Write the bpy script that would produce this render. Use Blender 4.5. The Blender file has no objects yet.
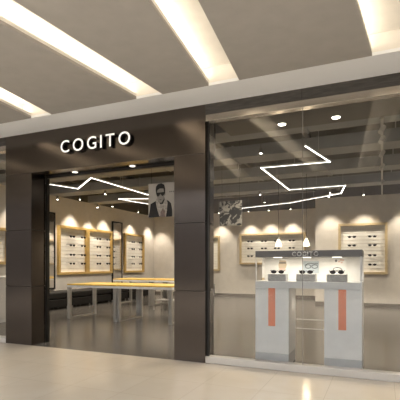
import bpy, bmesh, math, random
from mathutils import Vector, Matrix
random.seed(7)
PI = math.pi
SC = bpy.context.scene
COL = SC.collection

# ------------------------------------------------------------------ camera, world, exposure
YAW = math.atan(182 / 420)
cd = bpy.data.cameras.new('camera')
cam = bpy.data.objects.new('camera', cd)
COL.objects.link(cam)
cam.location = (0, 0, 1.2)
cam.rotation_euler = (PI / 2, 0, YAW)
cd.sensor_width = 36
cd.lens = 420 / 400 * 36
cd.shift_y = 64.5 / 400
cd.clip_start = 0.05
SC.camera = cam

W = bpy.data.worlds.new('mall_ambience')
SC.world = W
W.use_nodes = True
W.node_tree.nodes['Background'].inputs[0].default_value = (0.86, 0.87, 0.90, 1)
W.node_tree.nodes['Background'].inputs[1].default_value = 3.7

SC.view_settings.view_transform = 'Standard'
SC.view_settings.look = 'None'
SC.view_settings.gamma = 1
SC.view_settings.exposure = 1.42
SC.view_settings.use_curve_mapping = False
SC.cycles.max_bounces = 8
SC.cycles.diffuse_bounces = 4
SC.cycles.glossy_bounces = 4
SC.cycles.transparent_max_bounces = 12
SC.cycles.sample_clamp_indirect = 4.0
SC.cycles.caustics_reflective = False

# strengths of the lamps the place has
COVE = 3.5          # LED strips in the mall ceiling
WALLWASH = 50.0     # spots along the shop walls
DOWN = 66.0        # general shop downlights
TRACK = 3.2         # linear light emission

# ------------------------------------------------------------------ materials
MATS = {}
def mat(name, col, rough=0.6, metal=0.0, emit=None, estr=0.0, spec=0.5, noise=None, aniso=None, bump=None):
    m = bpy.data.materials.new(name)
    m.use_nodes = True
    nt = m.node_tree
    b = nt.nodes['Principled BSDF']
    b.inputs['Base Color'].default_value = (*col, 1)
    b.inputs['Roughness'].default_value = rough
    b.inputs['Metallic'].default_value = metal
    b.inputs['Specular IOR Level'].default_value = spec
    if emit:
        b.inputs['Emission Color'].default_value = (*emit, 1)
        b.inputs['Emission Strength'].default_value = estr
    tc = nt.nodes.new('ShaderNodeTexCoord')
    mp = nt.nodes.new('ShaderNodeMapping')
    nt.links.new(tc.outputs['Object'], mp.inputs[0])
    nz = nt.nodes.new('ShaderNodeTexNoise')
    nt.links.new(mp.outputs[0], nz.inputs['Vector'])
    amt, sc, stretch = noise or (0.04, 6.0, (1, 1, 1))
    mp.inputs['Scale'].default_value = stretch
    nz.inputs['Scale'].default_value = sc
    nz.inputs['Detail'].default_value = 4
    rp = nt.nodes.new('ShaderNodeValToRGB')
    rp.color_ramp.elements[0].position = 0.3
    rp.color_ramp.elements[1].position = 0.7
    rp.color_ramp.elements[0].color = tuple(max(0, c * (1 - amt)) for c in col) + (1,)
    rp.color_ramp.elements[1].color = tuple(min(1, c * (1 + amt)) for c in col) + (1,)
    nt.links.new(nz.outputs['Fac'], rp.inputs[0])
    nt.links.new(rp.outputs[0], b.inputs['Base Color'])
    if bump:
        bp = nt.nodes.new('ShaderNodeBump')
        bp.inputs['Strength'].default_value = bump
        bp.inputs['Distance'].default_value = 0.01
        nt.links.new(nz.outputs['Fac'], bp.inputs['Height'])
        nt.links.new(bp.outputs[0], b.inputs['Normal'])
    MATS[name] = m
    return m

def tile_mat(name, c1, c2, grout, size, ox, oy, rough, vary=0.05, gw=0.004, spec=0.5):
    """polished stone tiles laid on a world grid, with faint veining"""
    m = bpy.data.materials.new(name)
    m.use_nodes = True
    nt = m.node_tree
    b = nt.nodes['Principled BSDF']
    geo = nt.nodes.new('ShaderNodeNewGeometry')
    sep = nt.nodes.new('ShaderNodeSeparateXYZ')
    nt.links.new(geo.outputs['Position'], sep.inputs[0])
    masks, cells = [], []
    for ax, off in (('X', ox), ('Y', oy)):
        ad = nt.nodes.new('ShaderNodeMath'); ad.operation = 'ADD'; ad.inputs[1].default_value = 60 * size - off
        nt.links.new(sep.outputs[ax], ad.inputs[0])
        dv = nt.nodes.new('ShaderNodeMath'); dv.operation = 'DIVIDE'; dv.inputs[1].default_value = size
        nt.links.new(ad.outputs[0], dv.inputs[0])
        fr = nt.nodes.new('ShaderNodeMath'); fr.operation = 'FRACT'
        nt.links.new(dv.outputs[0], fr.inputs[0])
        lt = nt.nodes.new('ShaderNodeMath'); lt.operation = 'LESS_THAN'; lt.inputs[1].default_value = gw / size
        nt.links.new(fr.outputs[0], lt.inputs[0])
        masks.append(lt)
        fl = nt.nodes.new('ShaderNodeMath'); fl.operation = 'FLOOR'
        nt.links.new(dv.outputs[0], fl.inputs[0])
        cells.append(fl)
    mx = nt.nodes.new('ShaderNodeMath'); mx.operation = 'MAXIMUM'
    nt.links.new(masks[0].outputs[0], mx.inputs[0]); nt.links.new(masks[1].outputs[0], mx.inputs[1])
    cb = nt.nodes.new('ShaderNodeCombineXYZ')
    nt.links.new(cells[0].outputs[0], cb.inputs[0]); nt.links.new(cells[1].outputs[0], cb.inputs[1])
    wn = nt.nodes.new('ShaderNodeTexWhiteNoise'); wn.noise_dimensions = '3D'
    nt.links.new(cb.outputs[0], wn.inputs[0])
    nz = nt.nodes.new('ShaderNodeTexNoise'); nz.inputs['Scale'].default_value = 2.2; nz.inputs['Detail'].default_value = 6
    nz.inputs['Distortion'].default_value = 0.8
    nt.links.new(geo.outputs['Position'], nz.inputs['Vector'])
    mixv = nt.nodes.new('ShaderNodeMix'); mixv.data_type = 'FLOAT'; mixv.inputs[0].default_value = 0.12
    nt.links.new(nz.outputs['Fac'], mixv.inputs[2]); nt.links.new(wn.outputs[0], mixv.inputs[3])
    rp = nt.nodes.new('ShaderNodeValToRGB')
    rp.color_ramp.elements[0].position = 0.25; rp.color_ramp.elements[1].position = 0.75
    rp.color_ramp.elements[0].color = (*c1, 1); rp.color_ramp.elements[1].color = (*c2, 1)
    nt.links.new(mixv.outputs[0], rp.inputs[0])
    mc = nt.nodes.new('ShaderNodeMix'); mc.data_type = 'RGBA'
    nt.links.new(mx.outputs[0], mc.inputs[0])
    nt.links.new(rp.outputs[0], mc.inputs[6]); mc.inputs[7].default_value = (*grout, 1)
    nt.links.new(mc.outputs[2], b.inputs['Base Color'])
    b.inputs['Roughness'].default_value = rough
    b.inputs['Specular IOR Level'].default_value = spec
    MATS[name] = m
    return m

def glass_mat():
    m = bpy.data.materials.new('shop_glass')
    m.use_nodes = True
    nt = m.node_tree
    nt.nodes.clear()
    out = nt.nodes.new('ShaderNodeOutputMaterial')
    tr = nt.nodes.new('ShaderNodeBsdfTransparent'); tr.inputs[0].default_value = (0.93, 0.94, 0.93, 1)
    gl = nt.nodes.new('ShaderNodeBsdfGlossy'); gl.inputs['Roughness'].default_value = 0.0
    gl.inputs[0].default_value = (1, 0.97, 0.93, 1)
    lw = nt.nodes.new('ShaderNodeFresnel'); lw.inputs[0].default_value = 1.75
    mx = nt.nodes.new('ShaderNodeMixShader')
    nt.links.new(lw.outputs[0], mx.inputs[0]); nt.links.new(tr.outputs[0], mx.inputs[1]); nt.links.new(gl.outputs[0], mx.inputs[2])
    nt.links.new(mx.outputs[0], out.inputs[0])
    MATS['shop_glass'] = m
    return m

M = MATS
mat('slab_paint', (0.43, 0.41, 0.385), 0.8)
mat('border_wash_white', (0.94, 0.96, 0.99), 0.8, noise=(0.01, 4, (1, 1, 1)))  # whiter than the slabs, standing in for the light wash on the border
mat('cove_paint', (0.90, 0.87, 0.82), 0.7)
mat('cove_led', (1, 0.9, 0.72), 0.5, emit=(1.0, 0.90, 0.74), estr=COVE)
tile_mat('mall_tile', (0.445, 0.392, 0.318), (0.49, 0.435, 0.357), (0.35, 0.31, 0.255), 0.59, -1.07, 0.36, 0.16)
tile_mat('shop_tile', (0.075, 0.069, 0.062), (0.085, 0.078, 0.07), (0.062, 0.057, 0.052), 0.8, 0.0, 4.72, 0.2, spec=0.3)
mat('bronze', (0.112, 0.096, 0.084), 0.19, 0.95, noise=(0.04, 3.0, (1, 1, 3)))
mat('bronze_dark', (0.045, 0.035, 0.028), 0.35, 0.6)
mat('bronze_light', (0.45, 0.41, 0.36), 0.22, 0.9)
mat('black_metal', (0.012, 0.011, 0.010), 0.35, 0.3)
mat('dark_stone', (0.06, 0.055, 0.05), 0.55, noise=(0.35, 9.0, (1, 1, 7)), bump=0.2)
mat('kerb_stone', (0.46, 0.43, 0.39), 0.35)
mat('wall_paint', (0.70, 0.66, 0.605), 0.85)
mat('skirting', (0.16, 0.14, 0.12), 0.4)
mat('open_ceiling', (0.14, 0.125, 0.108), 0.85)
mat('duct', (0.29, 0.29, 0.285), 0.55, 0.2)
mat('beam', (0.19, 0.172, 0.15), 0.7)
mat('white_panel', (0.94, 0.92, 0.86), 0.5)
mat('slat', (0.58, 0.53, 0.46), 0.4)
mat('gold_wood', (0.50, 0.34, 0.12), 0.4, noise=(0.14, 7, (1, 1, 6)))
mat('pale_wood', (0.52, 0.41, 0.24), 0.45, noise=(0.12, 7, (1, 1, 6)))
mat('table_wood', (0.78, 0.52, 0.10), 0.35, noise=(0.2, 3, (1, 9, 1)))
mat('steel', (0.50, 0.485, 0.455), 0.32, 0.7)
mat('white_lacquer', (0.90, 0.89, 0.87), 0.3)
mat('grey_lacquer', (0.60, 0.60, 0.60), 0.4)
mat('header_grey', (0.16, 0.155, 0.155), 0.45)
mat('block_grey', (0.38, 0.38, 0.37), 0.7, noise=(0.2, 60, (1, 1, 1)))
mat('orange', (0.90, 0.26, 0.13), 0.5)
mat('black_plastic', (0.012, 0.011, 0.011), 0.25)
mat('lens_dark', (0.02, 0.018, 0.02), 0.12)
mat('leather', (0.008, 0.007, 0.006), 0.5, spec=0.3)
mat('letter_white', (0.9, 0.89, 0.86), 0.4, emit=(1, 0.97, 0.92), estr=0.25)
mat('letter_grey', (0.80, 0.80, 0.80), 0.4)
mat('mirror', (0.72, 0.70, 0.68), 0.06, 1.0)
mat('lamp_lens', (1, 0.95, 0.85), 0.4, emit=(1, 0.93, 0.80), estr=9)
mat('dim_lens', (1, 0.95, 0.85), 0.4, emit=(1, 0.93, 0.80), estr=1.3)
mat('seal_grey', (0.22, 0.21, 0.20), 0.5)
mat('track_led', (1, 0.97, 0.9), 0.4, emit=(1, 0.95, 0.87), estr=TRACK)
mat('pendant_glass', (1, 0.93, 0.8), 0.4, emit=(1, 0.86, 0.62), estr=1.0)
mat('rail_grey', (0.55, 0.53, 0.50), 0.4)
mat('poster_grey', (0.50, 0.48, 0.46), 0.5)
mat('skin_print', (0.30, 0.285, 0.27), 0.6)
mat('hair_print', (0.012, 0.012, 0.012), 0.6)
mat('scarf_print', (0.42, 0.40, 0.385), 0.6, noise=(0.35, 30, (1, 1, 1)))
mat('shirt_print', (0.22, 0.17, 0.165), 0.6, noise=(0.3, 30, (1, 1, 1)))
mat('jacket_print', (0.010, 0.010, 0.013), 0.6)
mat('print_pink', (0.75, 0.52, 0.42), 0.6)
mat('print_beige', (0.62, 0.50, 0.36), 0.6)
mat('print_blue', (0.45, 0.50, 0.53), 0.6)
mat('print_white', (0.85, 0.83, 0.79), 0.6)
mat('mall_wall', (0.11, 0.10, 0.095), 0.7)
glass_mat()
# printed banner of black-and-white doodles
mb_ = mat('doodle_print', (0.3, 0.3, 0.28), 0.7)
nt = mb_.node_tree
for n in nt.nodes:
    if n.type == 'TEX_NOISE':
        n.inputs['Scale'].default_value = 8; n.inputs['Detail'].default_value = 3; n.inputs['Distortion'].default_value = 1.6
    if n.type == 'VALTORGB':
        n.color_ramp.elements[0].position = 0.47; n.color_ramp.elements[0].color = (0.02, 0.02, 0.018, 1)
        n.color_ramp.elements[1].position = 0.56; n.color_ramp.elements[1].color = (0.30, 0.285, 0.25, 1)

# ------------------------------------------------------------------ helpers
class MB:
    def __init__(s): s.bm = bmesh.new()
    def box(s, x0, x1, y0, y1, z0, z1):
        v = [s.bm.verts.new(p) for p in ((x0,y0,z0),(x1,y0,z0),(x1,y1,z0),(x0,y1,z0),(x0,y0,z1),(x1,y0,z1),(x1,y1,z1),(x0,y1,z1))]
        for f in ((0,3,2,1),(4,5,6,7),(0,1,5,4),(1,2,6,5),(2,3,7,6),(3,0,4,7)): s.bm.faces.new([v[i] for i in f])
        return s
    def prism(s, pts, z0, z1):
        """closed outline in x,y extruded z0..z1"""
        a = [s.bm.verts.new((x, y, z0)) for x, y in pts]; b = [s.bm.verts.new((x, y, z1)) for x, y in pts]
        n = len(pts)
        s.bm.faces.new(a[::-1]); s.bm.faces.new(b)
        for i in range(n): s.bm.faces.new((a[i], a[(i+1) % n], b[(i+1) % n], b[i]))
        return s
    def slab(s, pts, y0, y1):
        """closed outline in x,z extruded along y"""
        a = [s.bm.verts.new((x, y0, z)) for x, z in pts]; b = [s.bm.verts.new((x, y1, z)) for x, z in pts]
        n = len(pts)
        s.bm.faces.new(a); s.bm.faces.new(b[::-1])
        for i in range(n): s.bm.faces.new((a[i], b[i], b[(i+1) % n], a[(i+1) % n]))
        return s
    def tube(s, p, q, r, n=10, r2=None):
        p, q = Vector(p), Vector(q); d = (q - p).normalized()
        u = d.orthogonal().normalized(); w = d.cross(u); r2 = r if r2 is None else r2
        a = [s.bm.verts.new(p + (u*math.cos(t) + w*math.sin(t))*r) for t in [2*PI*i/n for i in range(n)]]
        b = [s.bm.verts.new(q + (u*math.cos(t) + w*math.sin(t))*r2) for t in [2*PI*i/n for i in range(n)]]
        s.bm.faces.new(a[::-1]); s.bm.faces.new(b)
        for i in range(n): s.bm.faces.new((a[i], a[(i+1) % n], b[(i+1) % n], b[i]))
        return s
    def lathe(s, prof, c=(0, 0), n=20):
        rings = [[s.bm.verts.new((c[0] + r*math.cos(2*PI*i/n), c[1] + r*math.sin(2*PI*i/n), z)) for i in range(n)] for r, z in prof]
        for a, b in zip(rings, rings[1:]):
            for i in range(n): s.bm.faces.new((a[i], a[(i+1) % n], b[(i+1) % n], b[i]))
        s.bm.faces.new(rings[0][::-1]); s.bm.faces.new(rings[-1])
        return s
    def path(s, pts, r, n=6):
        for p, q in zip(pts, pts[1:]): s.tube(p, q, r, n)
        return s
    def build(s, name, material, parent=None, bevel=0, smooth=False):
        bmesh.ops.recalc_face_normals(s.bm, faces=s.bm.faces)
        me = bpy.data.meshes.new(name); s.bm.to_mesh(me); s.bm.free()
        me.materials.append(M[material])
        if smooth:
            for p in me.polygons: p.use_smooth = True
        o = bpy.data.objects.new(name, me); COL.objects.link(o)
        if parent: o.parent = parent
        if bevel:
            b = o.modifiers.new('bevel', 'BEVEL'); b.width = bevel; b.segments = 2; b.limit_method = 'ANGLE'
        return o

def tag(o, label, cat, group=None, kind=None):
    o['label'] = label; o['category'] = cat
    if group: o['group'] = group
    if kind: o['kind'] = kind
    return o
def thing(name, label, cat, loc=(0, 0, 0), rz=0, group=None):
    o = bpy.data.objects.new(name, None); COL.objects.link(o)
    o.location = loc; o.rotation_euler = (0, 0, rz); o.empty_display_size = 0.1
    return tag(o, label, cat, group)
def struct(o):
    o['kind'] = 'structure'; return o
def copy_tree(o, parent=None):
    c = o.copy(); COL.objects.link(c)
    if parent: c.parent = parent
    for ch in list(o.children): copy_tree(ch, c)
    return c
def text_mesh(ch, height, depth, bold=0.0):
    """outline of a character as a mesh standing in the x,z plane, face towards -y, exact cap height"""
    cu = bpy.data.curves.new('glyph', 'FONT'); cu.body = ch; cu.size = 1; cu.extrude = 0; cu.offset = bold; cu.resolution_u = 5
    t = bpy.data.objects.new('glyph', cu); COL.objects.link(t)
    dg = bpy.context.evaluated_depsgraph_get(); dg.update()
    me = bpy.data.meshes.new_from_object(t.evaluated_get(dg))
    bpy.data.objects.remove(t)
    k = height / 0.729
    bm = bmesh.new(); bm.from_mesh(me)
    bmesh.ops.remove_doubles(bm, verts=bm.verts, dist=1e-5)
    for v in bm.verts: v.co = Vector((v.co.x * k, 0, v.co.y * k))
    fs = list(bm.faces)
    r = bmesh.ops.extrude_face_region(bm, geom=fs)
    nv = [g for g in r['geom'] if isinstance(g, bmesh.types.BMVert)]
    for v in nv: v.co.y += depth
    bmesh.ops.recalc_face_normals(bm, faces=bm.faces)
    out = bpy.data.meshes.new('letter'); bm.to_mesh(out); bm.free()
    w = max(v.co.x for v in out.vertices); w0 = min(v.co.x for v in out.vertices)
    return out, w0, w

# ------------------------------------------------------------------ the mall: floor, ceiling, walls
FY = 4.72        # plane of the shop front
CZ = 3.15        # mall ceiling
XL, XR = -14.0, 9.0
YB = -10.0
CE = -0.3       # edge of the mall ceiling; open beyond, an atrium invented to admit world light
struct(MB().box(XL, XR, YB, FY, -0.12, 0).build('floor', 'mall_tile'))
struct(MB().box(-8.6, 2.6, FY, 15.4, -0.12, 0).build('floor', 'shop_tile'))

# ceiling slots: centre x at the shop end, direction (dx per metre towards the shop)
SE = 4.24; SW = 0.35; SB = 0.25
slots = [(-6.72, -.1), (-5.08, .1), (-4.115, -.1), (-2.48, .1), (-1.56, -.1), (0.09, .1), (1.05, -.1), (2.70, .1)]
def edge(cx, dx, y): return cx + dx * (y - SE)
def slabs(y0, y1, sl, bm):
    xs0 = [XL] ; xs1 = [XL]
    for cx, dx in sl:
        for sgn in (-1, 1):
            xs0.append(edge(cx, dx, y0) + sgn*SW/2); xs1.append(edge(cx, dx, y1) + sgn*SW/2)
    xs0.append(XR); xs1.append(XR)
    for i in range(0, len(xs0), 2):
        bm.prism([(xs0[i], y0), (xs0[i+1], y0), (xs1[i+1], y1), (xs1[i], y1)], CZ, CZ + 0.03)
c = MB()
slabs(SB, SE, slots, c)
c.box(XL, XR, CE, SB, CZ, CZ + 0.03)
struct(c.build('ceiling', 'slab_paint'))
struct(MB().box(XL, XR, SE, FY, CZ, CZ + 0.03).build('trim_1', 'border_wash_white'))
struct(MB().box(XL, XR, YB - 0.15, YB, 0, 5.1).build('wall_opposite', 'mall_wall'))
m = MB(); m.box(XL - .15, XL, YB, FY + .2, 0, 8.0); m.box(XR, XR + .15, YB, FY + .2, 0, 8.0); struct(m.build('wall_side', 'mall_wall'))
struct(MB().box(XL, XR, CE, CE + .02, CZ + .03, 8.0).build('trim_8', 'mall_wall'))

def cove(cx, dx, y0, y1, ref, label):
    t = thing('cove_light', label, 'ceiling light', (cx, y1, CZ), 0, 'linear cove lights in the mall ceiling')
    def quad(m, o0, o1, z0, z1, ya=y0, yb=y1):
        m.prism([(dx*(ya-y1)+o0, ya-y1), (dx*(ya-y1)+o1, ya-y1), (dx*(yb-y1)+o1, yb-y1), (dx*(yb-y1)+o0, yb-y1)], z0, z1)
    h = SW/2
    m = MB()
    quad(m, -h-0.14, h+0.012, 0.20, 0.22)             # top
    quad(m, h, h+0.012, 0.031, 0.20)                  # right side
    quad(m, -h-0.15, -h-0.14, 0.031, 0.20)            # back of the pocket
    quad(m, -h-0.14, -h-0.012, 0.031, 0.05)           # shelf
    quad(m, -h-0.012, -h, 0.0305, 0.065)              # lip
    quad(m, -h-0.14, h, 0.031, 0.20, y1, y1+0.012)    # shop end
    quad(m, -h-0.14, h, 0.031, 0.20, y0-0.012, y0)
    m.build('housing', 'cove_paint', t)
    m = MB(); quad(m, -h-0.085, -h-0.05, 0.052, 0.064, y0+0.05, y1-0.04)
    m.build('led_strip', 'cove_led', t)
    return t
names = ['lit ceiling slot far beyond the left edge of the shop front',
         'lit ceiling slot just past the left edge of the picture',
         'short lit ceiling slot at far left, left of the shop sign',
         'long lit ceiling slot running diagonally down to above the sign',
         'wide lit ceiling slot at top centre, ending above the dark portal edge',
         'lit ceiling slot at top right above the glazed shop front',
         'lit ceiling slot over the right end of the glazing',
         'lit ceiling slot farthest to the right']
for (cx, dx), nm in zip(slots, names): cove(cx, dx, SB, SE, None, nm)

# ------------------------------------------------------------------ the shop shell
WX, BY, RY = -8.6, 15.1, 12.9
TOP = 3.17
struct(MB().box(WX - 0.15, WX, FY, BY + 0.3, 0, TOP).build('wall_left', 'wall_paint'))
struct(MB().box(WX, -1.0, BY, BY + 0.3, 0, TOP).build('wall_back', 'wall_paint'))
struct(MB().box(-1.83, 2.6, RY, BY, 0, TOP).build('wall_right', 'wall_paint'))
struct(MB().box(2.6, 2.75, FY, BY + 0.3, 0, TOP).build('wall_side', 'wall_paint'))
m = MB(); m.box(WX - 0.15, WX, FY, BY + .3, TOP, 3.8); m.box(WX, -1.0, BY, BY + 0.3, TOP, 3.8); m.box(-1.83, 2.6, RY, BY, TOP, 3.8); m.box(2.6, 2.75, FY, BY + .3, TOP, 3.8)
struct(m.build('trim_2', 'open_ceiling'))
struct(MB().box(WX - 0.15, 2.75, FY + 0.1, BY + 0.3, 3.8, 3.9).build('ceiling', 'open_ceiling'))
struct(MB().box(WX, WX + 0.015, FY + .1, BY, 0, 0.10).build('baseboard_left', 'skirting'))
struct(MB().box(WX, -1.83, BY - 0.015, BY, 0, 0.10).build('baseboard_back', 'skirting'))
struct(MB().box(-1.83, 2.6, RY - 0.015, RY, 0, 0.10).build('baseboard_right', 'skirting'))
# services under the open ceiling
m = MB()
for y in (6.6, 8.2, 9.8, 11.4, 13.0): m.box(WX, 2.6, y, y + 0.22, 3.42, 3.8)
for x in (-7.4, -5.9, -4.4, -2.7, -1.2, 0.6, 1.9): m.box(x, x + 0.07, FY + .1, 12.8, 3.34, 3.42)
struct(m.build('trim_3', 'beam'))
for y, lab in ((5.75, 'grey rectangular ventilation duct nearest the glass front'), (7.2, 'second grey ventilation duct behind the shop front'),
               (8.9, 'grey ventilation duct over the middle of the shop'), (10.6, 'grey ventilation duct towards the back of the shop')):
    t = thing('ventilation_duct', lab, 'duct', (-3, y, 3.1), 0, 'ventilation ducts across the shop ceiling')
    d = MB(); d.box(-5.4, 5.5, 0, 0.48, 0.02, 0.23); d.build('duct_body', 'duct', t, 0.01)
    for x in (-4, -2.5, -1, 0.5, 2, 3.5):
        f = MB(); f.box(x, x + 0.03, -0.012, 0.492, 0.008, 0.242); f.build('flange', 'duct', t)
    for x in (-3.2, 0, 3.2): MB().tube((x, 0.24, 0.22), (x, 0.24, 0.70), 0.008, 6).build('hanger', 'rail_grey', t)
DUCTS = (5.75, 7.2, 8.9, 10.6)
def ceil_z(x, y):
    for d in DUCTS:
        if d - .03 < y < d + .51: return 3.107
    for b in (6.6, 8.2, 9.8, 11.4, 13.0):
        if b < y < b + .22: return 3.42
    for b in (-7.4, -5.9, -4.4, -2.7, -1.2, 0.6, 1.9):
        if b - .01 < x < b + .08 and y < 12.8: return 3.34
    return 3.80

# ------------------------------------------------------------------ dark metal portal
PX0, PX1, PX2, PX3 = -5.29, -4.77, -2.40, -1.975
LZ = 2.56
JZ = (0.872, 1.715)
def panels(x0, x1, name, y1=FY + 0.28):
    """column clad in three stacked panels with 4 mm joints and a dark core"""
    m = MB(); zs = (0.0,) + JZ + (LZ,)
    for a, b in zip(zs, zs[1:]): m.box(x0, x1, FY, y1, a + (0.003 if a else 0), b - 0.003)
    o = struct(m.build(name, 'bronze', None, 0.003))
    k = MB(); k.box(x0 + .012, x1 - .012, FY + .012, y1 - .012, 0, LZ); k.build('core', 'black_metal', o)
    return o
panels(PX0, PX1, 'trim_4')
panels(PX2, PX3, 'trim_5')
struct(MB().box(PX0, PX3, FY, FY + 0.28, LZ, CZ).build('trim_6', 'bronze', None, 0.003))
m = MB(); m.box(PX1, PX1 + 0.03, FY + 0.28, FY + .34, 0, LZ); m.box(PX2 - 0.03, PX2, FY + 0.28, FY + .34, 0, LZ)
m.box(PX1 + 0.03, PX2 - 0.03, FY + .28, FY + .34, LZ - 0.035, LZ); m.box(PX0, PX3, FY + .28, FY + .34, LZ, 3.8)
door = struct(m.build('door_1', 'black_metal'))

# ------------------------------------------------------------------ shop glazing
def glazing(name, x0, x1, joints):
    k = MB(); k.box(x0, x1, FY, FY + 0.12, 0, 0.08)
    w = struct(k.build(name, 'kerb_stone', None, 0.004))
    b = MB(); b.box(x0, x1, FY + 0.0, FY + 0.12, 3.025, CZ - .001); b.box(x0, x1, FY + .10, FY + .2, CZ + 0.031, 3.8)
    b.build('header_band', 'dark_stone', w)
    b = MB()
    for jx in joints: b.box(jx - .003, jx + .003, FY - 0.002, FY + .001, 3.03, CZ - .004)
    b.build('joint', 'black_metal', w)
    b = MB(); b.box(x0, x1, FY + 0.005, FY + 0.115, 2.945, 3.025); b.build('head_rail', 'bronze_light', w, 0.003)
    f = MB(); f.box(x0, x0 + .03, FY + .03, FY + .08, .08, 2.945); f.build('frame', 'black_metal', w)
    xs = [x0 + .03] + [j for j in joints if x0 + .03 < j < x1] + [x1]
    for a, c_ in zip(xs, xs[1:]):
        g = bmesh.new()
        vv = [g.verts.new(p) for p in ((a + .003, FY + .05, .08), (c_ - .003, FY + .05, .08), (c_ - .003, FY + .05, 2.945), (a + .003, FY + .05, 2.945))]
        g.faces.new(vv)
        me = bpy.data.meshes.new('pane'); g.to_mesh(me); g.free(); me.materials.append(M['shop_glass'])
        o = bpy.data.objects.new('pane', me); COL.objects.link(o); o.parent = w
    s = MB()
    for j in joints: s.box(j - .003, j + .003, FY + .045, FY + .056, .08, 2.945)
    s.build('seal', 'seal_grey', w)
    return w
glazing('window_1', PX3, 2.6, [-0.815, 0.33, 1.47])
glazing('window_2', -8.6, PX0, [-7.5, -6.4])
b = MB(); b.box(XL, -8.6, FY, FY + .2, 0, CZ); b.box(2.6, XR, FY, FY + .2, 0, CZ); struct(b.build('wall_front', 'mall_wall'))

# ------------------------------------------------------------------ lamps
def downlight(x, y, z, label, r=0.05, name='downlight', lens='lamp_lens'):
    t = thing(name, label, 'ceiling light', (x, y, z))
    m = MB(); n = 20
    m.lathe([(r, 0.004), (r*1.25, 0.004), (r*1.25, -0.006), (r, -0.008)], n=n)
    m.build('trim_ring', 'rail_grey', t)
    MB().lathe([(r*0.98, -0.004), (r*0.98, -0.010), (r*0.6, -0.012)], n=n).build('lens', lens, t)
    return t
def lamp(parent, loc, watt, size, blend=0.5, col=(1, 0.87, 0.70), tilt=(0, 0, 0), rad=0.05):
    l = bpy.data.lights.new('lamp', 'SPOT'); l.energy = watt; l.spot_size = size; l.spot_blend = blend; l.color = col; l.shadow_soft_size = rad
    o = bpy.data.objects.new('lamp', l); COL.objects.link(o); o.parent = parent; o.location = loc; o.rotation_euler = tilt
    return o
def can(x, y, label, watt=WALLWASH, size=1.42, z=3.13, tilt=(0, 0, 0), blend=0.6):
    """small surface spot hanging on a stem from the open ceiling"""
    z = min(z, ceil_z(x, y) - 0.105)
    t = thing('spotlight', label, 'spotlight', (x, y, z))
    MB().lathe([(0.026, 0), (0.030, 0.004), (0.030, 0.08), (0.020, 0.09)], n=14).build('can', 'beam', t)
    MB().tube((0, 0, .085), (0, 0, ceil_z(x, y) - z), 0.005, 6).build('stem', 'beam', t)
    MB().lathe([(0.022, -0.001), (0.022, -0.004), (0.016, -0.005)], n=14).build('lens', 'lamp_lens', t)
    lamp(t, (0, 0, -0.02), watt, size, blend, tilt=tilt)
    return t
for y, w in ((6.6, 'nearest the shop front'), (7.9, 'second from the shop front'), (9.1, 'above the first tall mirror'), (10.04, 'above the first gold panel'), (10.88, 'where the twin gold panels meet'),
             (11.67, 'above the second gold panel'), (13.3, 'above the gold panel beyond the mirror'), (14.6, 'in the far left corner')):
    can(WX + 0.36, y, 'small spotlight washing the left wall, ' + w)
for x, w in ((-6.6, 'behind the portal column'), (-5.62, 'beside the portal column'), (-4.46, 'above the left of the wide panel'), (-3.71, 'above the middle of the wide panel'), (-2.94, 'above the right of the wide panel')):
    can(x, BY - 0.36, 'small spotlight washing the back wall, ' + w)
for x, w in ((-1.4, 'left of the square panel'), (-0.47, 'above the square panel'), (0.55, 'right of the square panel'), (1.6, 'at far right')):
    can(x, RY - 0.40, 'small spotlight washing the nearer back wall, ' + w)
for x, y, w in ((-6.5, 8.9, 'between front table and benches'), (-5.0, 7.0, 'above the front of the near table'), (-3.6, 8.6, 'above the right front table'), (-5.3, 10.9, 'between the two pairs of tables'),
                (-3.3, 12.6, 'in front of the wide panel'), (-2.9, 10.6, 'above the open floor at centre'), (-1.2, 11.0, 'before the square panel'), (0.4, 9.2, 'over the floor at right'),
                (-1.9, 7.0, 'behind the window display'), (-6.6, 12.9, 'above the rear tables')):
    can(x, y, 'small spotlight ' + w, DOWN, 2.45, 3.10, blend=0.6)
# soffit lamps of the portal and just behind the glass
for x, y, lab in ((-4.13, 4.92, 'round recessed downlight at left in the portal soffit'), (-3.15, 4.93, 'round recessed downlight at right in the portal soffit')):
    t = downlight(x, y, LZ, lab, 0.038, lens='dim_lens'); lamp(t, (0, 0, -.03), 14, 1.6, 0.6)
struct(MB().box(PX3, 2.6, FY + 0.12, FY + 0.95, 3.03, 3.08).build('trim_7', 'beam'))
for x, y, lab in ((-1.195, 5.44, 'round downlight behind the glass, left of the pane joint'), (-0.524, 5.45, 'round downlight behind the glass, right of the pane joint'), (1.0, 5.10, 'round downlight behind the glass at far right')):
    t = downlight(x, y, 3.03, lab, 0.048); lamp(t, (0, 0, -.03), 60, 1.7, 0.7)

# linear suspended lights
def track(pts, label, z=2.95):
    t = thing('linear_pendant_light', label, 'ceiling light', (pts[0][0], pts[0][1], z), 0, 'zigzag linear lights')
    P = [Vector((x - pts[0][0], y - pts[0][1], 0)) for x, y in pts]
    h, l = MB(), MB()
    for p, q in zip(P, P[1:]):
        d = (q - p).normalized(); n = Vector((-d.y, d.x, 0))
        for bm_, wd, z0, z1 in ((h, 0.014, 0.0012, 0.035), (l, 0.0125, 0, 0.001)):
            bm_.prism([((p + n*wd)[0], (p + n*wd)[1]), ((p - n*wd)[0], (p - n*wd)[1]), ((q - n*wd + d*wd)[0], (q - n*wd + d*wd)[1]), ((q + n*wd + d*wd)[0], (q + n*wd + d*wd)[1])], z0, z1)
        mid = (p + q)/2; wr = MB(); wr.tube((mid.x, mid.y, .0405), (mid.x, mid.y, ceil_z(mid.x + pts[0][0], mid.y + pts[0][1]) - z), 0.003, 5).build('wire', 'rail_grey', t)
    h.build('housing', 'rail_grey', t); l.build('diffuser', 'track_led', t)
    return t
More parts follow.
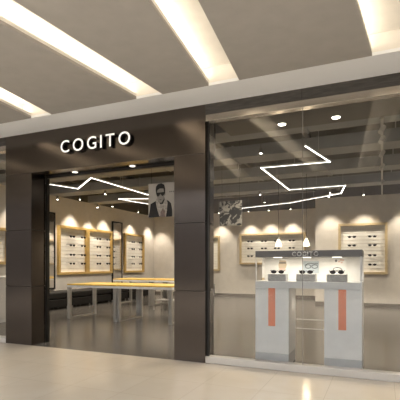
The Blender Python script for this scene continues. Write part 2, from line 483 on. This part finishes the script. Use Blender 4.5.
track([(-1.04, 6.31), (-0.815, 7.46), (-2.01, 7.43), (-2.0, 9.88), (-0.75, 9.81), (-0.93, 10.88), (-2.4, 11.98), (-4.2, 12.6)], 'long zigzag linear light seen through the shop window')
track([(-6.9, 6.3), (-6.46, 7.80), (-5.40, 6.92), (-5.40, 9.18), (-4.2, 9.6)], 'zigzag linear light seen through the doorway')
track([(-5.0, 11.2), (-6.24, 10.54), (-6.45, 9.44), (-5.2, 9.9)], 'linear light deeper inside the doorway above the rear tables')
# straight rail with spot heads at right
t = thing('track_light', 'ceiling rail with small spot heads at the right of the shop window', 'track light', (0.0, 5.9, 3.08))
m = MB(); m.box(-0.018, 0.018, 0, 6.4, 0, 0.03); m.tube((0, 1, .03), (0, 1, .72), .008); m.tube((0, 5.3, .03), (0, 5.3, .72), .008); m.build('rail', 'rail_grey', t)
for y in (0.25, 0.75, 1.6, 2.6, 4.2):
    h = MB(); h.tube((0, y, 0), (0, y, -0.05), 0.008, 8); h.tube((-0.02, y - .03, -0.11), (0.02, y + .03, -0.02), 0.034, 14); h.build('spot_head', 'rail_grey', t)
# two glowing pendants
def pendant(x, y, zc, label):
    t = thing('pendant_lamp', label, 'pendant lamp', (x, y, zc))
    MB().lathe([(0.072, -0.075), (0.066, -0.03), (0.045, 0.03), (0.026, 0.07), (0.016, 0.085)], n=20).build('lamp_shade', 'pendant_glass', t, smooth=False)
    MB().lathe([(0.018, 0.084), (0.018, 0.12), (0.006, 0.125)], n=12).build('socket', 'rail_grey', t)
    MB().tube((0, 0, .12), (0, 0, ceil_z(x, y) - zc), 0.004, 5).build('cord', 'black_plastic', t)
    l = bpy.data.lights.new('bulb', 'POINT'); l.energy = 3; l.color = (1, .8, .55); l.shadow_soft_size = .06
    o = bpy.data.objects.new('bulb', l); COL.objects.link(o); o.parent = t; o.location = (0, 0, -.11)
pendant(-2.05, 9.0, 1.665, 'small glowing bell pendant above the left end of the window display')
pendant(-1.46, 9.0, 1.665, 'small glowing bell pendant beside the glass joint above the display')

# ------------------------------------------------------------------ sunglasses and slatted panels
def make_glasses():
    """pair of sunglasses, centred, facing -y, 0.2 m wide"""
    t = thing('sunglasses', 'x', 'sunglasses')
    f = MB()
    for sx in (-1, 1):
        pts = [(sx*.052 + .040*math.cos(a), .024*math.sin(a)*(1.0 if math.sin(a) > 0 else 1.15)) for a in [2*PI*i/14 for i in range(14)]]
        f.slab(pts, -0.004, 0.003)
    f.slab([(-.014, .008), (.014, .008), (.012, .016), (-.012, .016)], -0.004, .003)
    f.slab([(-.098, .012), (-.085, .012), (-.085, .022), (-.098, .022)], -.004, .004)
    f.slab([(.085, .012), (.098, .012), (.098, .022), (.085, .022)], -.004, .004)
    f.build('frame', 'black_plastic', t)
    for sx in (-1, 1):
        pts = [(sx*.052 + .033*math.cos(a), .019*math.sin(a) - .001) for a in [2*PI*i/14 for i in range(14)]]
        l = MB(); l.slab(pts, -0.0055, -0.0042); l.build('lens', 'lens_dark', t)
        a_ = MB(); a_.box(sx*.094 - .003, sx*.094 + .003, 0.004, .100, .012, .018); a_.build('temple', 'black_plastic', t)
    return t
G0 = None
def put_glasses(loc, rz, label, group, k=1.0):
    global G0
    if G0 is None: G0 = make_glasses(); g = G0
    else: g = copy_tree(G0)
    g.location = loc; g.rotation_euler = (0, 0, rz); g.scale = (k, k, k)
    g['label'] = label; g['group'] = group
    return g
def panel(loc, rz, w, z0, z1, label, wood='gold_wood', mid=(), fw=0.075):
    """slatted display panel: local x along the wall, face towards -y, back on the wall at y=0"""
    t = thing('eyewear_wall_display', label, 'wall display', loc, rz)
    f = MB(); d = 0.09
    f.box(-fw, 0, -d, -0.001, z0 - fw, z1 + fw); f.box(w, w + fw, -d, -.001, z0 - fw, z1 + fw)
    f.box(0, w, -d, -.001, z1, z1 + fw); f.box(0, w, -d, -.001, z0 - fw, z0)
    f.build('frame', wood, t, 0.004)
    b = MB(); b.box(0, w, -0.02, -0.001, z0, z1); b.build('back_panel', 'white_panel', t)
    s = MB(); n = max(6, int(round((z1 - z0)/0.105)))
    for i in range(1, n):
        z = z0 + (z1 - z0)*i/n
        s.box(0, w, -0.025, -0.0205, z - 0.0035, z + 0.0035)
    s.build('slats', 'slat', t)
    return t
ROWS4 = ['top row', 'second row', 'third row', 'bottom row']
# left wall: local +x must run along +y when facing +x  -> rotate by +90 deg : local -y -> +x
RZL = PI/2
def lw_panel(y0, y1, z0, z1, label, cols, rows, pname, wood='gold_wood', fw=.075):
    panel((WX, y0 + fw, 0), RZL, (y1 - y0) - 2*fw, z0 + fw, z1 - fw, label, wood, fw=fw)
    for ci, y in enumerate(cols):
        for ri, z in enumerate(rows):
            cn = 'left column' if ci == 0 else 'right column'
            put_glasses((WX + 0.17, y, z), RZL, f'dark sunglasses in {cn}, {ROWS4[ri]}, of the {pname}', 'sunglasses on the ' + pname, 1.25)
rows = (2.03, 1.77, 1.49, 1.23)
lw_panel(9.46, 10.76, 0.90, 2.34, 'gold-framed slatted panel at left, first of the twin panels in doorway', (9.93, 10.43), rows, 'first gold panel on left wall')
lw_panel(10.77, 12.08, 0.90, 2.34, 'gold-framed slatted panel joined to the first, beside the second tall mirror', (11.2, 11.72), rows, 'second gold panel on left wall')
lw_panel(12.85, 14.2, 0.90, 2.34, 'gold-framed slatted panel beyond the second tall mirror on left wall', (13.25, 13.78), rows, 'gold panel beyond the mirror')
lw_panel(6.3, 7.72, 1.2, 2.10, 'gold-framed slatted panel seen through the glass left of the portal', (), (), 'x')
def bw_panel(x0, x1, y, z0, z1, label, cols, rows, pname, colnames, rownames=ROWS4, wood='pale_wood', fw=.07):
    panel((x0 + fw, y, 0), 0, (x1 - x0) - 2*fw, z0 + fw, z1 - fw, label, wood, fw=fw)
    for ci, x in enumerate(cols):
        for ri, z in enumerate(rows):
            put_glasses((x, y - 0.17, z), 0, f'dark sunglasses in {colnames[ci]}, {rownames[ri]}, of the {pname}', 'sunglasses on the ' + pname, 1.2)
bw_panel(-4.9, -2.46, BY, 1.2, 2.34, 'wide pale-wood framed slatted panel on the back wall behind the display', (-4.46, -3.94, -3.46, -2.93), (2.05, 1.79, 1.51), 'wide panel',
         ('first column', 'second column', 'third column', 'last column'), ('top row', 'middle row', 'bottom row'))
bw_panel(-6.98, -5.70, BY, 0.95, 2.30, 'tall pale-wood framed slatted panel beside the dark portal column', (-6.62, -6.05), (1.94, 1.75, 1.49, 1.22), 'panel beside the portal', ('left column', 'right column'))
bw_panel(-1.17, 0.145, RY, 0.92, 2.38, 'square pale-wood framed slatted panel on the nearer wall at right', (-0.79, -0.25), (1.99, 1.745, 1.46, 1.20), 'square right panel', ('left column', 'right column'))

# tall mirrors standing off the left wall
def mirror(y0, y1, z0, z1, label):
    t = thing('wall_mirror', label, 'mirror', (WX, y0, 0), RZL)
    w = y1 - y0; f = MB(); d = 0.05
    f.box(0, .045, -d, -.001, z0, z1); f.box(w - .045, w, -d, -.001, z0, z1); f.box(.045, w - .045, -d, -.001, z1 - .045, z1); f.box(.045, w - .045, -d, -.001, z0, z0 + .045)
    f.build('frame', 'black_metal', t, 0.003)
    g = MB(); g.box(.045, w - .045, -d + .012, -.002, z0 + .045, z1 - .045); g.build('mirror_glass', 'mirror', t)
mirror(8.75, 9.36, 0.50, 2.68, 'tall black-framed mirror on left wall next to the doorway edge')
mirror(12.14, 12.74, 0.50, 2.70, 'tall black-framed mirror on left wall between the gold panels')

# ------------------------------------------------------------------ black benches along the left wall
B0 = None
def bench(y, label):
    global B0
    if B0 is None:
        t = thing('bench', label, 'bench', (WX + 0.38, y, 0), 0, 'black benches along the left wall')
        m = MB(); m.box(-.30, .32, -.44, .44, .06, .27); m.build('base', 'leather', t, 0.02)
        m = MB(); m.box(-.31, .33, -.455, .455, .285, .46); o = m.build('cushion', 'leather', t, 0.045); o.modifiers['bevel'].segments = 4
        for sx in (-.24, .26):
            for sy in (-.38, .38): MB().lathe([(.02, 0), (.02, .065), (.019, .066)], (sx, sy), 10).build('leg', 'steel', t)
        B0 = t
    else:
        t = copy_tree(B0); t.location = (WX + 0.38, y, 0); t['label'] = label
for y, lab in ((6.9, 'black leather bench nearest the shop front by left wall'), (7.85, 'black leather bench at left wall beside the portal edge'), (8.8, 'black leather bench below the first tall mirror'), (9.75, 'black leather bench left under the first gold panel'),
               (10.7, 'black leather bench where the twin gold panels meet'), (11.65, 'black leather bench under the second gold panel'), (12.6, 'black leather bench below the second tall mirror'), (13.55, 'black leather bench farthest along the left wall')):
    bench(y, lab)

# ------------------------------------------------------------------ tables
T0 = None
def table(x, y, label, group):
    global T0
    if T0 is None:
        t = thing('display_table', label, 'table', (x, y, 0), 0, group)
        w, d, h, lg = 1.30, 0.96, 0.77, 0.07
        m = MB(); m.box(0, w, 0, d, h - .075, h - .028); m.build('table_frame', 'white_lacquer', t, .003)
        m = MB(); m.box(0.0, w, 0.0, d, h - .0275, h); m.build('tabletop', 'table_wood', t, .003)
        for lx in (0.002, w - lg - .002):
            for ly in (0.002, d - lg - .002):
                m = MB(); m.box(lx, lx + lg, ly, ly + lg, 0, h - .0755); m.build('leg', 'steel', t, .003)
            m = MB(); m.box(lx + .005, lx + lg - .005, lg + .003, d - lg - .003, 0, .03); m.build('floor_bar', 'steel', t)
        T0 = t
    else:
        t = copy_tree(T0); t.location = (x, y, 0); t['label'] = label; t['group'] = group
table(-6.43, 7.40, 'wooden-topped steel display table at left of the front pair', 'front tables')
table(-5.12, 7.40, 'wooden-topped steel display table at right of front pair, beside the column', 'front tables')
table(-7.46, 10.6, 'wooden-topped display table behind the front pair, at its left end', 'rear tables')
table(-6.15, 10.6, 'wooden-topped display table behind the front pair, at its right end', 'rear tables')
# steel trestle stool rack seen below the rear table
t = thing('low_rack', 'low steel rack on the floor between front and rear tables', 'rack', (-5.55, 9.7, 0))
m = MB()
for x in (0, .75):
    for y in (0, .4): m.box(x, x + .03, y, y + .03, 0, .62)
m.box(0, .78, 0, .03, .59, .62); m.box(0, .78, .4, .43, .59, .62); m.box(0, .78, 0, .03, .25, .27); m.box(0, .78, .4, .43, .25, .27)
m.build('frame', 'steel', t)
MB().box(.03, .75, .03, .40, .255, .265).build('shelf', 'steel', t)
# white cabinet at the far left window
t = thing('cabinet', 'white cabinet seen through the glass left of the portal', 'cabinet', (-7.7, 5.6, 0))
MB().box(0, .5, 0, 1.3, .06, .92).build('body', 'rail_grey', t, .004)
MB().box(-.015, .515, -.015, 1.315, .921, .95).build('countertop', 'white_lacquer', t, .004)
MB().box(.02, .48, .02, 1.28, 0, .06).build('plinth', 'grey_lacquer', t)
# grey box seat by the back wall
t = thing('box_seat', 'grey upholstered box seat against back wall beside the portal column', 'seat', (-6.15, BY - .6, 0))
MB().box(-.35, .35, -.2, .3, .03, .40).build('base', 'header_grey', t, .01)
MB().box(-.36, .36, -.21, .31, .405, .47).build('cushion', 'block_grey', t, .02)

# ------------------------------------------------------------------ window display unit
t = thing('display_counter', 'white eyewear display counter on two pedestals behind the shop window', 'display counter', (-1.412, 4.95, 0))
WD, DP = 1.212, 0.43
for x0 in (0, WD - .405):
    p = MB(); p.box(x0, x0 + .405, 0, DP, .14, .918); o = p.build('pedestal', 'white_lacquer', t, .003)
    q = MB(); q.box(x0 + .001, x0 + .404, .001, DP - .001, 0, .139); q.build('plinth', 'grey_lacquer', o)
for x0, lab in ((1.251, 0), (0.45, 0)):
    x = 1.412 - x0
    s = MB(); s.box(x, x + .083, -.006, -.0005, .465, .917); s.build('orange_strip', 'orange', t)
MB().box(0, WD, -.004, DP, .92, 1.0).build('countertop', 'white_lacquer', t, .003)
MB().box(0, WD, 0, DP, 1.288, 1.365).build('header', 'header_grey', t, .003)
MB().box(.0, WD, DP - .03, DP, 1.001, 1.287).build('back_panel', 'print_white', t)
m = MB(); m.box(WD - .02, WD, 0.0, .02, 1.001, 1.287); m.build('corner_post', 'white_lacquer', t)
m = MB(); m.box(0, .012, 0, .012, 1.001, 1.287); m.build('corner_post', 'white_lacquer', t)
m = MB(); m.box(.003, .008, .30, .40, 1.03, 1.287); o = m.build('side_fin', 'print_white', t)
m = MB(); m.box(.001, .011, .285, .40, 1.0015, 1.029); m.build('side_foot', 'pale_wood', t)
for z in (.395, .51):
    MB().tube((.405, .41, z), (WD - .405, .41, z), .006, 8).build('crossbar', 'steel', t)
m = MB().lathe([(.02, .9195), (.022, .915), (.014, .909)], (.53, .28), 14).build('puck_light', 'dim_lens', t)
lamp(t, (.53, .28, .90), 1.0, 2.0, .6)
for x in (.245, .59, .935):
    MB().box(x - .05, x + .05, .12, .15, 1.281, 1.2878).build('light_bar', 'dim_lens', t)
    l = bpy.data.lights.new('case_lamp', 'AREA'); l.energy = 0.6; l.size = .1; l.color = (1, .9, .75)
    o = bpy.data.objects.new('case_lamp', l); COL.objects.link(o); o.parent = t; o.location = (x, .135, 1.279)
# header lettering
WORD = 'COGITO'
def lettering(parent, word, x0, x1, z, h, y, depth, bold, material, side=None):
    data = [text_mesh(ch, h, depth, bold) for ch in word]
    tot = sum(w1 - w0 for _, w0, w1 in data); gap = ((x1 - x0) - tot)/(len(word) - 1)
    x = x0
    for me, w0, w1 in data:
        o = bpy.data.objects.new('letter', me); COL.objects.link(o); o.parent = parent; o.location = (x - w0, y, z)
        me.materials.append(M[material])
        if side:
            me.materials.append(M[side])
            for p in me.polygons: p.material_index = 0 if p.normal.y < -0.5 else 1
        x += (w1 - w0) + gap
lettering(t, WORD, .445, .745, 1.299, .052, -.0045, .004, .005, 'letter_grey')
# posters on the back panel and what stands on the counter
for i, (bx, lab) in enumerate(((-1.164, 'left'), (-.822, 'middle'), (-.476, 'right'))):
    b = MB(); b.box(-.11, .11, -.07, .07, 0, .085); o = b.build('display_block', 'block_grey', None, .003); o.location = (bx, 5.08, 1.0005)
    tag(o, f'grey display block on the white counter, {lab} of the three', 'display block', 'grey display blocks')
    g = put_glasses((bx, 5.05, 1.0865 + .026), 0, f'dark sunglasses resting on the {lab} grey block', 'sunglasses on the display blocks', .88)
def card(x0, x1, z0, z1, label, material):
    o = thing('picture_card', label, 'picture card', (x0, 5.345, z0), 0, 'picture cards in the display')
    MB().box(0, x1 - x0, -.006, 0, 0, z1 - z0).build('card', material, o)
    return o
k = card(-1.262, -1.075, 1.10, 1.275, 'picture card with a warm-toned face print behind the left block', 'print_white')
MB().slab([(.05, .05), (.14, .05), (.15, .10), (.14, .15), (.06, .155), (.045, .10)], -.009, -.0065).build('print', 'print_beige', k)
MB().slab([(.055, .112), (.14, .112), (.14, .128), (.055, .128)], -.011, -.0095).build('print', 'skirting', k)
MB().slab([(.04, .03), (.15, .03), (.12, .055), (.07, .055)], -.011, -.0095).build('print', 'print_pink', k)
k = card(-.905, -.715, 1.09, 1.24, 'bluish picture card with drawn spectacles behind the middle block', 'print_blue')
def ring(m, cx, cz, rx, rz, y=-.009, r=.0035):
    pts = [(cx + rx*math.cos(a), y, cz + rz*math.sin(a)) for a in [2*PI*i/14 for i in range(15)]]
    m.path(pts, r, 5)
m = MB(); ring(m, .06, .085, .035, .022); ring(m, .14, .085, .035, .022); m.path([(.02, -.009, .10), (.06, -.009, .125), (.18, -.009, .12)], .003, 5); m.build('print', 'black_plastic', k)
k = card(-.597, -.39, 1.01, 1.285, 'white picture card with round spectacles and pink petals behind right block', 'print_white')
m = MB(); m.path([(.05, -.009, .115), (.06, -.009, .145), (.10, -.009, .155), (.14, -.009, .145), (.16, -.009, .115)], .0035, 5); m.path([(.05, -.009, .12), (.16, -.009, .12)], .003, 5); m.build('print', 'black_plastic', k)
MB().slab([(.085 + .013*math.cos(a), .235 + .016*math.sin(a)) for a in [2*PI*i/10 for i in range(10)]], -.009, -.0065).build('print', 'header_grey', k)
m = MB()
for cx, cz in ((.12, .225), (.15, .215), (.165, .24), (.14, .245)):
    m.slab([(cx + .014*math.cos(a), cz + .010*math.sin(a)) for a in [2*PI*i/8 for i in range(8)]], -.009, -.0065)
m.build('print', 'print_pink', k)

# ------------------------------------------------------------------ sign over the door
t = thing('shop_sign', 'white raised COGITO letters on the dark portal above the doorway', 'sign', (-4.17, FY, 2.778))
lettering(t, WORD, 0, 1.155, 0, .178, -0.055, .0545, .007, 'letter_white', 'black_plastic')

# ------------------------------------------------------------------ hanging poster of the man
PY = 5.45
t = thing('hanging_poster', 'black-and-white hanging poster of a man in sunglasses, scarf and dark jacket', 'poster', (-3.20, PY, 1.90))
PW, PH = .475, .50
MB().box(0, PW, 0, .012, 0, PH).build('board', 'poster_grey', t)
def pp(name, pts, layer, material):
    MB().slab([(x*PW, z*PH) for x, z in pts], -.002 - .0015*layer, -.0008 - .0015*(layer - 1) if layer > 1 else -.0002).build(name, material, t)
pp('jacket', [(0, 0), (.05, .20), (.08, .40), (.22, .46), (.30, .50), (.62, .50), (.72, .46), (.80, .38), (.84, .18), (.84, 0)], 1, 'jacket_print')
pp('scarf', [(.26, .50), (.30, .30), (.38, .05), (.42, 0), (.62, 0), (.66, .20), (.68, .42), (.62, .54), (.52, .44), (.44, .40), (.36, .46), (.30, .56)], 2, 'scarf_print')
pp('shirt', [(.42, 0), (.60, 0), (.60, .16), (.52, .26), (.44, .14)], 3, 'shirt_print')
pp('neck', [(.36, .48), (.42, .38), (.52, .38), (.58, .50), (.56, .60), (.38, .60)], 3, 'hair_print')
pp('face', [(.31, .80), (.30, .64), (.34, .50), (.41, .42), (.48, .42), (.55, .52), (.58, .66), (.57, .82), (.44, .88)], 4, 'skin_print')
pp('hair', [(.29, .66), (.27, .80), (.28, .90), (.35, .97), (.47, .99), (.57, .94), (.60, .82), (.60, .62), (.56, .74), (.54, .83), (.42, .84), (.33, .80), (.31, .72)], 5, 'hair_print')
pp('sunglasses_print', [(.31, .72), (.30, .64), (.35, .60), (.41, .64), (.43, .69), (.47, .64), (.52, .61), (.57, .66), (.58, .73), (.44, .72)], 6, 'hair_print')
pp('mouth', [(.39, .515), (.48, .515), (.44, .495)], 5, 'hair_print')
pp('caption', [(.74, .70), (.90, .70), (.90, .73), (.74, .73)], 1, 'rail_grey')
for i in range(4): pp('caption', [(.745 + i*.06, .705), (.78 + i*.06, .705), (.78 + i*.06, .745), (.745 + i*.06, .745)], 2, 'header_grey')
for x in (.05, PW - .05): MB().tube((x, .006, PH), (x, .006, 1.89), .002, 5).build('wire', 'black_plastic', t)

# ------------------------------------------------------------------ doodle banner behind the glass
t = thing('hanging_banner', 'hanging banner printed with black-and-white doodles beside the portal column', 'banner', (-2.94, 7.75, 1.96))
MB().box(0, .46, 0, .008, 0, .48).build('banner_sheet', 'doodle_print', t)
for x in (.05, .41): MB().tube((x, .004, .48), (x, .004, 3.80 - 1.96), .002, 5).build('wire', 'black_plastic', t)
